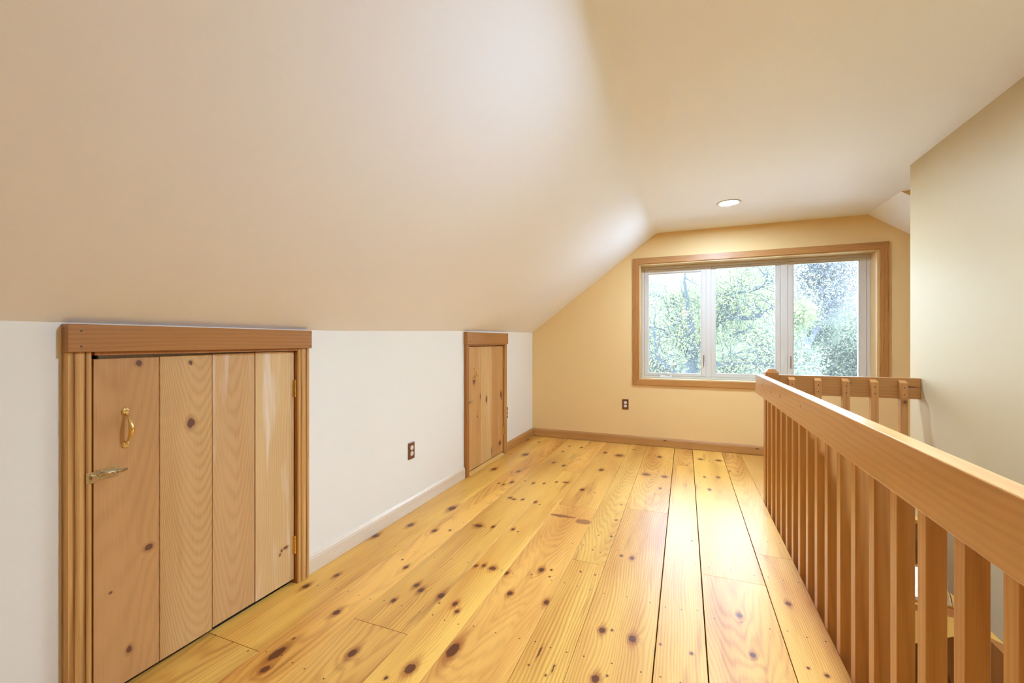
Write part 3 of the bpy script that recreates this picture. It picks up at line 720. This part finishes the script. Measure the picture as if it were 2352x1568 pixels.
ysb = [3.402, 3.225, 3.078, 2.928, 2.782, 2.638, 2.496, 2.348, 2.201, 2.056, 1.906, 1.757, 1.603, 1.454, 1.304, 1.151, .999, .850, .70]
for y in ysb[1:]:
    b = inst('baluster', mbx, rail, (XFL + .0004, y, 0))
    for z in (.852, .806): inst('nail', me_nail_x, b, (BB + .0002, BB / 2, z))
inst('baluster', mbx, rail, (XFL + .0004, 3.372, 0))
for x in (.675, .828, .985, 1.140, 1.292):
    b = inst('baluster', mby, rail, (x, YE - .0004, 0))
    for z in (.852, .806): inst('nail', me_nail_y, b, (BB / 2, -BB - .0002, z))
def post(x0, y0, w, d, z0, zs, zt):
    bm = bmesh.new(); x1, y1 = x0 + w, y0 + d; e = .022
    v = [[bm.verts.new(p) for p in ((x0, y0, z), (x1, y0, z), (x1, y1, z), (x0, y1, z))] for z in (z0, zs)]
    v.append([bm.verts.new(p) for p in ((x0 + e, y0 + e, zt), (x1 - e, y0 + e, zt), (x1 - e, y1 - e, zt), (x0 + e, y1 - e, zt))])
    bm.faces.new(v[0]); bm.faces.new(v[2])
    for r in range(2):
        for k in range(4): bm.faces.new((v[r][k], v[r][(k + 1) % 4], v[r + 1][(k + 1) % 4], v[r + 1][k]))
    bmesh.ops.recalc_face_normals(bm, faces=bm.faces)
    bmesh.ops.bevel(bm, geom=list(bm.edges), offset=.0012, segments=1, affect='EDGES'); return bm
POST = wood('post_pine', rgb(190, 126, 60), rgb(150, 92, 38), 0, 2, 1, rings=60, ringmix=.45, rough=.38, coat=.3)
obj('newel_post', post(XFL + .0006, YE - .0786, .082, .078, -.27, .932, .957), POST, rail)
obj('newel_post', post(XFL + .0006, .60, .082, .078, .0006, .932, .957), POST, rail)

# ------------------------------------------------------------------ stairs and the room below
st = empty('staircase', (0, 0, 0)); tag(st, 'brown wooden staircase going down beside the partition wall', 'staircase')
TRD = wood('tread_pine', rgb(196, 138, 74), rgb(150, 94, 42), 1, 0, 2, rings=80, ringmix=.4, rough=.4, coat=.3)
rise, run = .1942, .2624
for k in range(1, 12):
    z = -rise * k; y = YO + .024 + run * (k - 1)
    obj('tread', box(XFL + .075, XS - .047, y - .02, y + run + .012, z - .03, z, .004, 2), TRD, st)
    obj('riser', box(XFL + .076, XS - .049, y + .0005, y + .018, z + .0005, z + rise - .0305), TRD, st)
# boarded guard on the open side, its top edge running down with the flight
gl = lambda y: -.287 - .74 * (y - 2.85)
SG = wood('stair_guard_pine', rgb(176, 112, 52), rgb(132, 80, 32), 1, 2, 0, rings=60, ringmix=.4, rough=.6, coat=.0, spec=.15, rnd=False, sparse=.05, sparse_scale=2.0)
ye = YO + .005
k = 0
while ye < 4.55:
    y1 = min(ye + .14, 4.55)
    bm = prism([(ye + .001, max(gl(ye) - 1.35, ZLF + .01)), (y1 - .001, max(gl(y1) - 1.35, ZLF + .01)), (y1 - .001, min(gl(y1), ZLC - .002)), (ye + .001, min(gl(ye), ZLC - .002))], 0, XS - .0455, XS - .002)
    obj('guard_board', bm, SG, st); ye = y1
bm = prism([(YO + .005, gl(YO) - 1.42), (4.0, gl(4.0) - 1.42), (4.0, gl(4.0) - 1.16), (YO + .005, gl(YO) - 1.16)], 0, XFL + .046, XFL + .0735)
obj('stringer', bm, SG, st)

LX0, LX1 = -1.8, 4.2
lw = M['lower_wall']
tag(obj('wall_stair_left', box(XFL - .10, XFL - .024, YO, YE, ZLF, ZLC), M['knee']), 'pale wall under the floor edge beside the stairs', 'wall', kind='structure')
tag(obj('ceiling_downstairs', boxes([(LX0, XFL - .024, YB, YF, ZLC, ZLC + .01), (XS + .12, LX1, YB, YF, ZLC, ZLC + .01), (XFL - .024, XS + .12, YB, YO, ZLC, ZLC + .01), (XFL - .024, XS + .12, YE + .024, YF, ZLC, ZLC + .01)]), M['ceiling']), 'white ceiling of the room downstairs', 'ceiling', kind='structure')
tag(obj('floor_downstairs', box(LX0, LX1, YB, YF + .3, ZLF - .1, ZLF), shared), 'wooden floor of the room downstairs', 'floor', kind='structure')
tag(obj('wall_downstairs_left', box(LX0 - .1, LX0, YB, YF + .3, ZLF, ZLC), lw), 'yellow left wall downstairs', 'wall', kind='structure')
tag(obj('wall_downstairs_right', box(LX1, LX1 + .1, YB, YF + .3, ZLF, ZLC + .3), lw), 'yellow right wall downstairs', 'wall', kind='structure')
tag(obj('wall_downstairs_back', box(LX0 - .1, LX1 + .1, YB - .1, YB, ZLF, ZLC), lw), 'yellow back wall downstairs', 'wall', kind='structure')
# far wall downstairs with a half-round window
ACX, ACZ, AR = 1.853, -1.19, .345
def arch_wall():
    bm = bmesh.new(); n = 24; yf, yb = YF, YF + .25
    arc = [(ACX + AR * math.cos(math.pi * k / n), ACZ + AR * math.sin(math.pi * k / n)) for k in range(n + 1)]   # right to left
    for y in (yf, yb):
        for k in range(n):
            a, b = arc[k], arc[k + 1]
            bm.faces.new([bm.verts.new((p[0], y, p[1])) for p in (a, b, (b[0], ZLC), (a[0], ZLC))])
        for (x0, x1, z0, z1) in ((LX0, ACX - AR, ZLF, ZLC), (ACX + AR, LX1, ZLF, ZLC), (ACX - AR, ACX + AR, ZLF, ACZ)):
            bm.faces.new([bm.verts.new((p[0], y, p[1])) for p in ((x0, z0), (x1, z0), (x1, z1), (x0, z1))])
    rim = arc + [(ACX - AR, ACZ)]
    for k in range(n):
        bm.faces.new([bm.verts.new(p) for p in ((arc[k][0], yf, arc[k][1]), (arc[k + 1][0], yf, arc[k + 1][1]), (arc[k + 1][0], yb, arc[k + 1][1]), (arc[k][0], yb, arc[k][1]))])
    bm.faces.new([bm.verts.new(p) for p in ((ACX - AR, yf, ACZ), (ACX + AR, yf, ACZ), (ACX + AR, yb, ACZ), (ACX - AR, yb, ACZ))])
    return bm
tag(obj('wall_downstairs_far', arch_wall(), lw), 'bright yellow far wall downstairs around a half-round window', 'wall', kind='structure')
w2 = empty('window_2', (0, 0, 0)); tag(w2, 'half-round white window downstairs seen between the balusters', 'window', kind='structure')
bm = bmesh.new(); add_tube(bm, [(ACX + (AR - .02) * math.cos(math.pi * k / 24), YF + .02, ACZ + .02 + (AR - .04) * math.sin(math.pi * k / 24)) for k in range(25)], .018, 8)
add_box(bm, ACX - AR, ACX + AR, YF + .005, YF + .035, ACZ + .001, ACZ + .03); obj('frame', bm, M['vinyl'], w2)
bm = bmesh.new()
n = 24; vs = [bm.verts.new((ACX + (AR - .01) * math.cos(math.pi * k / n), YF + .022, ACZ + .01 + (AR - .02) * math.sin(math.pi * k / n))) for k in range(n + 1)]
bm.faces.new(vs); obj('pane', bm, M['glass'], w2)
obj('sill', box(ACX - AR - .5, ACX + AR + .5, YF - .06, YF - .001, ACZ - .07, ACZ - .01, .004, 2), STRX, w2)
o = empty('pendant_lamp', (3.2, 3.6, ZLC)); tag(o, 'added unseen fill globe lighting the room downstairs', 'pendant lamp')  # unseen globe added to brighten the yellow wall below
bm = bmesh.new(); add_lathe(bm, (0, 0, 0), (0, 0, -1), [(.07, 0), (.07, .015), (.02, .03)], 24); obj('canopy', bm, M['metal'], o)
bm = bmesh.new(); add_tube(bm, [(0, 0, -.03), (0, 0, -1.06)], .004, 8); obj('cord', bm, M['slot'], o)
bm = bmesh.new(); bmesh.ops.create_uvsphere(bm, u_segments=16, v_segments=10, radius=.13, matrix=Matrix.Translation((0, 0, -1.18))); obj('globe', bm, M['fill_down'], o, True)

# ------------------------------------------------------------------ outdoors
tag(obj('ground', box(-60, 80, YF + .35, 90, -3.4, -3.0), M['ground']), 'unseen ground outside the window, pale to bounce daylight', 'ground', kind='structure')
def leaf_mat(name, a, b):
    t = NT(name)
    geo = t.n.new('ShaderNodeNewGeometry').outputs['Random Per Island']
    c = t.mix(geo, a, b)
    df = t.n.new('ShaderNodeBsdfDiffuse'); tr = t.n.new('ShaderNodeBsdfTranslucent'); mx = t.n.new('ShaderNodeMixShader'); mx.inputs[0].default_value = .55
    t.l.new(c, df.inputs[0]); t.l.new(c, tr.inputs[0]); t.l.new(df.outputs[0], mx.inputs[1]); t.l.new(tr.outputs[0], mx.inputs[2]); t.l.new(mx.outputs[0], t.out.inputs[0])
    return t.m
M['leaf1'] = leaf_mat('spring_leaf', (.240, .250, .115, 1), (.195, .222, .130, 1))
M['leaf2'] = leaf_mat('pale_leaf', (.200, .214, .135, 1), (.168, .188, .150, 1))
M['leaf3'] = leaf_mat('bud_haze', (.165, .170, .172, 1), (.180, .186, .175, 1))
M['bark'] = plain('grey_bark', (.030, .038, .044, 1), .9)
M['bark2'] = plain('pale_bark', (.085, .092, .105, 1), .9)
def quad_mesh(name, Q, mat):
    n = len(Q); me = bpy.data.meshes.new(name)
    me.vertices.add(n * 4); me.vertices.foreach_set('co', np.ascontiguousarray(Q, dtype=np.float32).reshape(-1))
    me.loops.add(n * 4); me.loops.foreach_set('vertex_index', np.arange(n * 4, dtype=np.int32))
    me.polygons.add(n); me.polygons.foreach_set('loop_start', np.arange(0, n * 4, 4, dtype=np.int32))
    me.update(calc_edges=True); me.materials.append(mat); return me
def leaves(P, size):
    """random leaf-shaped quads (diamonds) at the points P"""
    n = len(P); a = rng.normal(size=(n, 3)); a /= np.linalg.norm(a, axis=1)[:, None]
    b = rng.normal(size=(n, 3)); b -= a * (a * b).sum(1)[:, None]; b /= np.linalg.norm(b, axis=1)[:, None]
    s = size * (.6 + .8 * rng.random((n, 1)))
    return np.stack([P - a * s, P + b * s * .5, P + a * s, P - b * s * .5], axis=1)
TREE = [
(0.158,0.124,[(0.1,12.0,-3.1),(0.11,12.0,-0.15),(0.16,12.0,0.41),(0.18,12.0,0.72)]),
(0.079,0.056,[(0.16,12.0,0.64),(-0.01,12.2,0.97),(-0.14,12.3,1.2),(-0.23,12.4,1.49),(-0.3,12.5,1.65)]),
(0.045,0.023,[(-0.28,12.5,1.65),(-0.41,12.6,1.94),(-0.52,12.8,2.1)]),
(0.034,0.017,[(-0.3,12.5,1.65),(-0.12,12.2,1.71),(-0.08,12.0,1.74)]),
(0.034,0.011,[(-0.46,12.7,2.02),(-0.28,12.8,2.2),(-0.17,13.0,2.33),(-0.01,13.1,2.5),(0.14,13.2,2.68)]),
(0.101,0.079,[(0.18,12.0,0.69),(0.16,11.8,0.97),(0.15,11.7,1.22),(0.15,11.6,1.46),(0.11,11.6,1.6)]),
(0.056,0.023,[(0.11,11.6,1.6),(0.05,11.4,1.89),(0.07,11.3,2.14),(-0.01,11.2,2.56),(0.02,11.1,2.96)]),
(0.090,0.068,[(0.2,12.0,0.72),(0.34,12.3,0.97),(0.5,12.4,1.2),(0.66,12.5,1.42),(0.8,12.6,1.63)]),
(0.056,0.045,[(0.8,12.6,1.63),(0.84,12.7,1.95),(0.92,12.9,2.2),(1.03,13.0,2.38),(1.12,13.1,2.53)]),
(0.034,0.014,[(1.12,13.1,2.53),(1.29,13.2,2.68),(1.49,13.3,2.86),(1.65,13.4,2.99)]),
(0.056,0.034,[(0.8,12.6,1.63),(0.93,12.4,1.78),(0.98,12.3,2.09),(1.04,12.2,2.22),(1.21,12.1,2.37),(1.55,12.0,2.42),(1.8,12.0,2.51),(1.97,12.0,2.58),(2.2,12.0,2.65)]),
(0.028,0.011,[(1.8,12.0,2.51),(1.85,12.0,2.72),(1.88,12.0,2.9)]),
(0.068,0.045,[(0.8,12.6,1.63),(0.95,12.3,1.73),(1.17,12.0,1.73),(1.56,11.7,1.71),(1.64,11.6,1.76),(1.7,11.6,1.85)]),
(0.028,0.014,[(1.7,11.6,1.85),(1.84,11.5,1.92),(2.02,11.5,1.99),(2.17,11.4,2.08)]),
(0.034,0.023,[(1.17,12.0,1.73),(1.24,12.1,1.85),(1.23,12.2,2.04),(1.1,12.2,2.28),(1.06,12.3,2.35)]),
(0.034,0.017,[(-0.03,12.0,0.91),(-0.26,11.7,1.14),(-0.38,11.5,1.3),(-0.48,11.4,1.44),(-0.68,11.2,1.49),(-0.85,11.1,1.52)]),
(0.045,0.023,[(0.1,12.0,0.02),(-0.28,11.4,0.44),(-0.52,11.1,0.66),(-0.64,11.0,0.82),(-0.67,10.8,1.3),(-0.71,10.8,1.5)]),
(0.034,0.017,[(0.2,12.0,0.41),(0.66,11.6,0.58),(1.12,11.5,0.62),(1.48,11.4,0.65),(1.68,11.3,0.61),(1.92,11.2,0.59),(2.26,11.0,0.57)]),
(0.023,0.011,[(1.01,11.7,0.88),(1.23,11.6,0.75),(1.52,11.4,0.61),(1.64,11.4,0.77)]),
(0.028,0.011,[(1.03,12.0,1.28),(1.17,12.0,1.36),(1.41,12.0,1.43),(1.6,12.2,1.6)]),
]
def twigs(bm, starts, n, length, r, rs):
    tips = []
    for _ in range(n):
        p = Vector(starts[rs.integers(len(starts))]); d = Vector((rs.normal() * .8, rs.normal() * .8, rs.normal() * .5 + .35)).normalized()
        pts = [p.copy()]
        for k in range(3):
            d = (d + Vector(rs.normal(size=3)) * .3).normalized(); p = p + d * length / 3; pts.append(p.copy())
        add_tube(bm, pts, [r, r * .75, r * .5, r * .25], 4, cap=False); tips += [tuple(q) for q in pts[1:]]
    return tips
def big_tree():
    o = empty('tree', (.1, 12.0, -3.0)); tag(o, 'large forked tree with spring leaves nearest the window', 'tree')
    bm = bmesh.new(); node = []
    for r0, r1, pts in TREE:
        n = len(pts); add_tube(bm, pts, [r0 + (r1 - r0) * k / (n - 1) for k in range(n)], 8)
        for a, b in zip(pts[:-1], pts[1:]):
            for s in (.0, .33, .66): node.append(tuple(a[q] + (b[q] - a[q]) * s for q in range(3)))
    node = [q for q in node if q[2] > .5]
    tips = twigs(bm, node, 260, .75, .012, rng); tips2 = twigs(bm, tips, 420, .5, .007, rng)
    t = obj('trunk', bm, M['bark'], o, True); t.matrix_parent_inverse = o.matrix_basis.inverted()
    base = np.array(tips + tips2); idx = rng.integers(len(base), size=60000)
    P = base[idx] + rng.normal(size=(len(idx), 3)) * np.array([.22, .22, .18])
    # crown continues up and to the sides, thinning out
    Q = rng.normal(size=(7000, 3)) * np.array([1.6, .9, .75]) + np.array([.5, 12.2, 2.6])
    P = np.concatenate([P, Q]); P = P[(P[:, 1] > 10.3) & (P[:, 1] < 13.9) & (P[:, 0] > -3) & (P[:, 0] < 4.2)]
    P = P[(P[:, 1] > 12.4) | (rng.random(len(P)) < .3)]      # the near side is still thinly leaved
    lo = link(bpy.data.objects.new('foliage', quad_mesh('foliage', leaves(P, .026), M['leaf1'])), o); lo.matrix_parent_inverse = o.matrix_basis.inverted()
    lo['kind'] = 'stuff'
big_tree()
def grow_tree_mesh(h, spread, seed, nleaf, size, leafmat, barkmat, dens=1.0):
    rs = np.random.default_rng(seed); bm = bmesh.new(); tips = []
    def br(p, d, ln, r, lev):
        pts = [p]; q = Vector(p); dd = Vector(d)
        for k in range(3):
            dd = (dd + Vector(rs.normal(size=3)) * .14).normalized(); q = q + dd * ln / 3; pts.append(tuple(q))
        add_tube(bm, pts, [r, r * .85, r * .7, r * .55], 5 if lev < 2 else 3, cap=False)
        if lev >= 2: tips.extend(pts[1:])
        if lev < 4:
            for _ in range(4 if lev == 0 else 3):
                a = rs.normal(size=3); a[2] = abs(a[2]) * .5
                nd = (dd * .75 + Vector(a) * spread).normalized()
                br(pts[rs.integers(1, 4)], nd, ln * .66, r * .52, lev + 1)
    br((0, 0, 0), (0, 0, 1), h * .42, h * .016, 0)
    me = bpy.data.meshes.new('trunk'); bm.to_mesh(me); bm.free(); me.materials.append(barkmat)
    tp = np.array(tips); P = tp[rs.integers(len(tp), size=nleaf)] + rs.normal(size=(nleaf, 3)) * h * .045
    return me, quad_mesh('foliage', leaves(P, size), leafmat)
KINDS = [grow_tree_mesh(7.0, .55, 21, 80000, .052, M['leaf2'], M['bark2']),
         grow_tree_mesh(6.0, .62, 22, 80000, .046, M['leaf1'], M['bark']),
         grow_tree_mesh(9.0, .42, 23, 45000, .042, M['leaf3'], M['bark2'])]
LAB = ['pale green young tree in the hazy woods beyond the window', 'bright yellow-green tree in the woods beyond the window', 'tall bare grey tree rising behind the green woods']
def tree_at(kind, x, y, s, rz):
    o = empty('tree', (x, y, -3.05)); tag(o, LAB[kind], 'tree', ['pale trees in the woods', 'yellow-green trees in the woods', 'bare tall trees behind the woods'][kind])
    o.rotation_euler = (0, 0, rz); o.scale = (s, s, s)
    inst('trunk', KINDS[kind][0], o); f = inst('foliage', KINDS[kind][1], o); f['kind'] = 'stuff'
def extent(kind):
    co = []
    for me in KINDS[kind]:
        a = np.empty(len(me.vertices) * 3, dtype=np.float32); me.vertices.foreach_get('co', a); co.append(a.reshape(-1, 3))
    a = np.concatenate(co); return a.min(0), a.max(0)
EXT = [extent(k) for k in range(3)]
rs = np.random.default_rng(5)
y_front = 14.0
for row, (x0, x1, kinds, sc) in enumerate(((-6, 9.5, (1, 0, 1), .82), (-8, 14, (0, 1, 0), 1.15), (-10, 18, (0, 2, 0), 1.45), (-13, 24, (2, 0, 2), 1.6))):
    x = x0; k = 0; deep = 0
    while x < x1:
        kind = kinds[k % 3]; k += 1
        s = sc * (.92 + .16 * rs.random())
        lo, hi = EXT[kind]
        if row == 0 and (x + 2) / (y_front + 3) > .17: s *= .82
        px = x - lo[0] * s                      # each crown starts where the last one ended
        py = y_front - lo[1] * s
        tree_at(kind, px, py, s, 0.0)
        x = px + hi[0] * s + .05; deep = max(deep, (hi[1] - lo[1]) * s)
    y_front += deep + .1
# far woods on the slope behind the single trees: leaves nobody could count
def far_woods():
    n = 220000
    x = rng.uniform(-22, 42, n); y = y_front + 2 + 16 * rng.random(n)
    u = x / y
    top = np.interp(u, [-.2, .14, .20, .34, .6], [11.0, 10.5, 6.8, 5.6, 8.0]) * (.85 + .15 * np.sin(x * .9) + .10 * np.sin(x * 2.3 + 1.0))
    z = -3 + (top + 3) * rng.random(n) ** 1.15
    P = np.stack([x, y, z], 1)
    o = link(bpy.data.objects.new('tree_line', quad_mesh('tree_line', leaves(P, .15), M['leaf2'])))
    tag(o, 'hazy mass of distant woods closing the view', 'woods', kind='stuff')
far_woods()
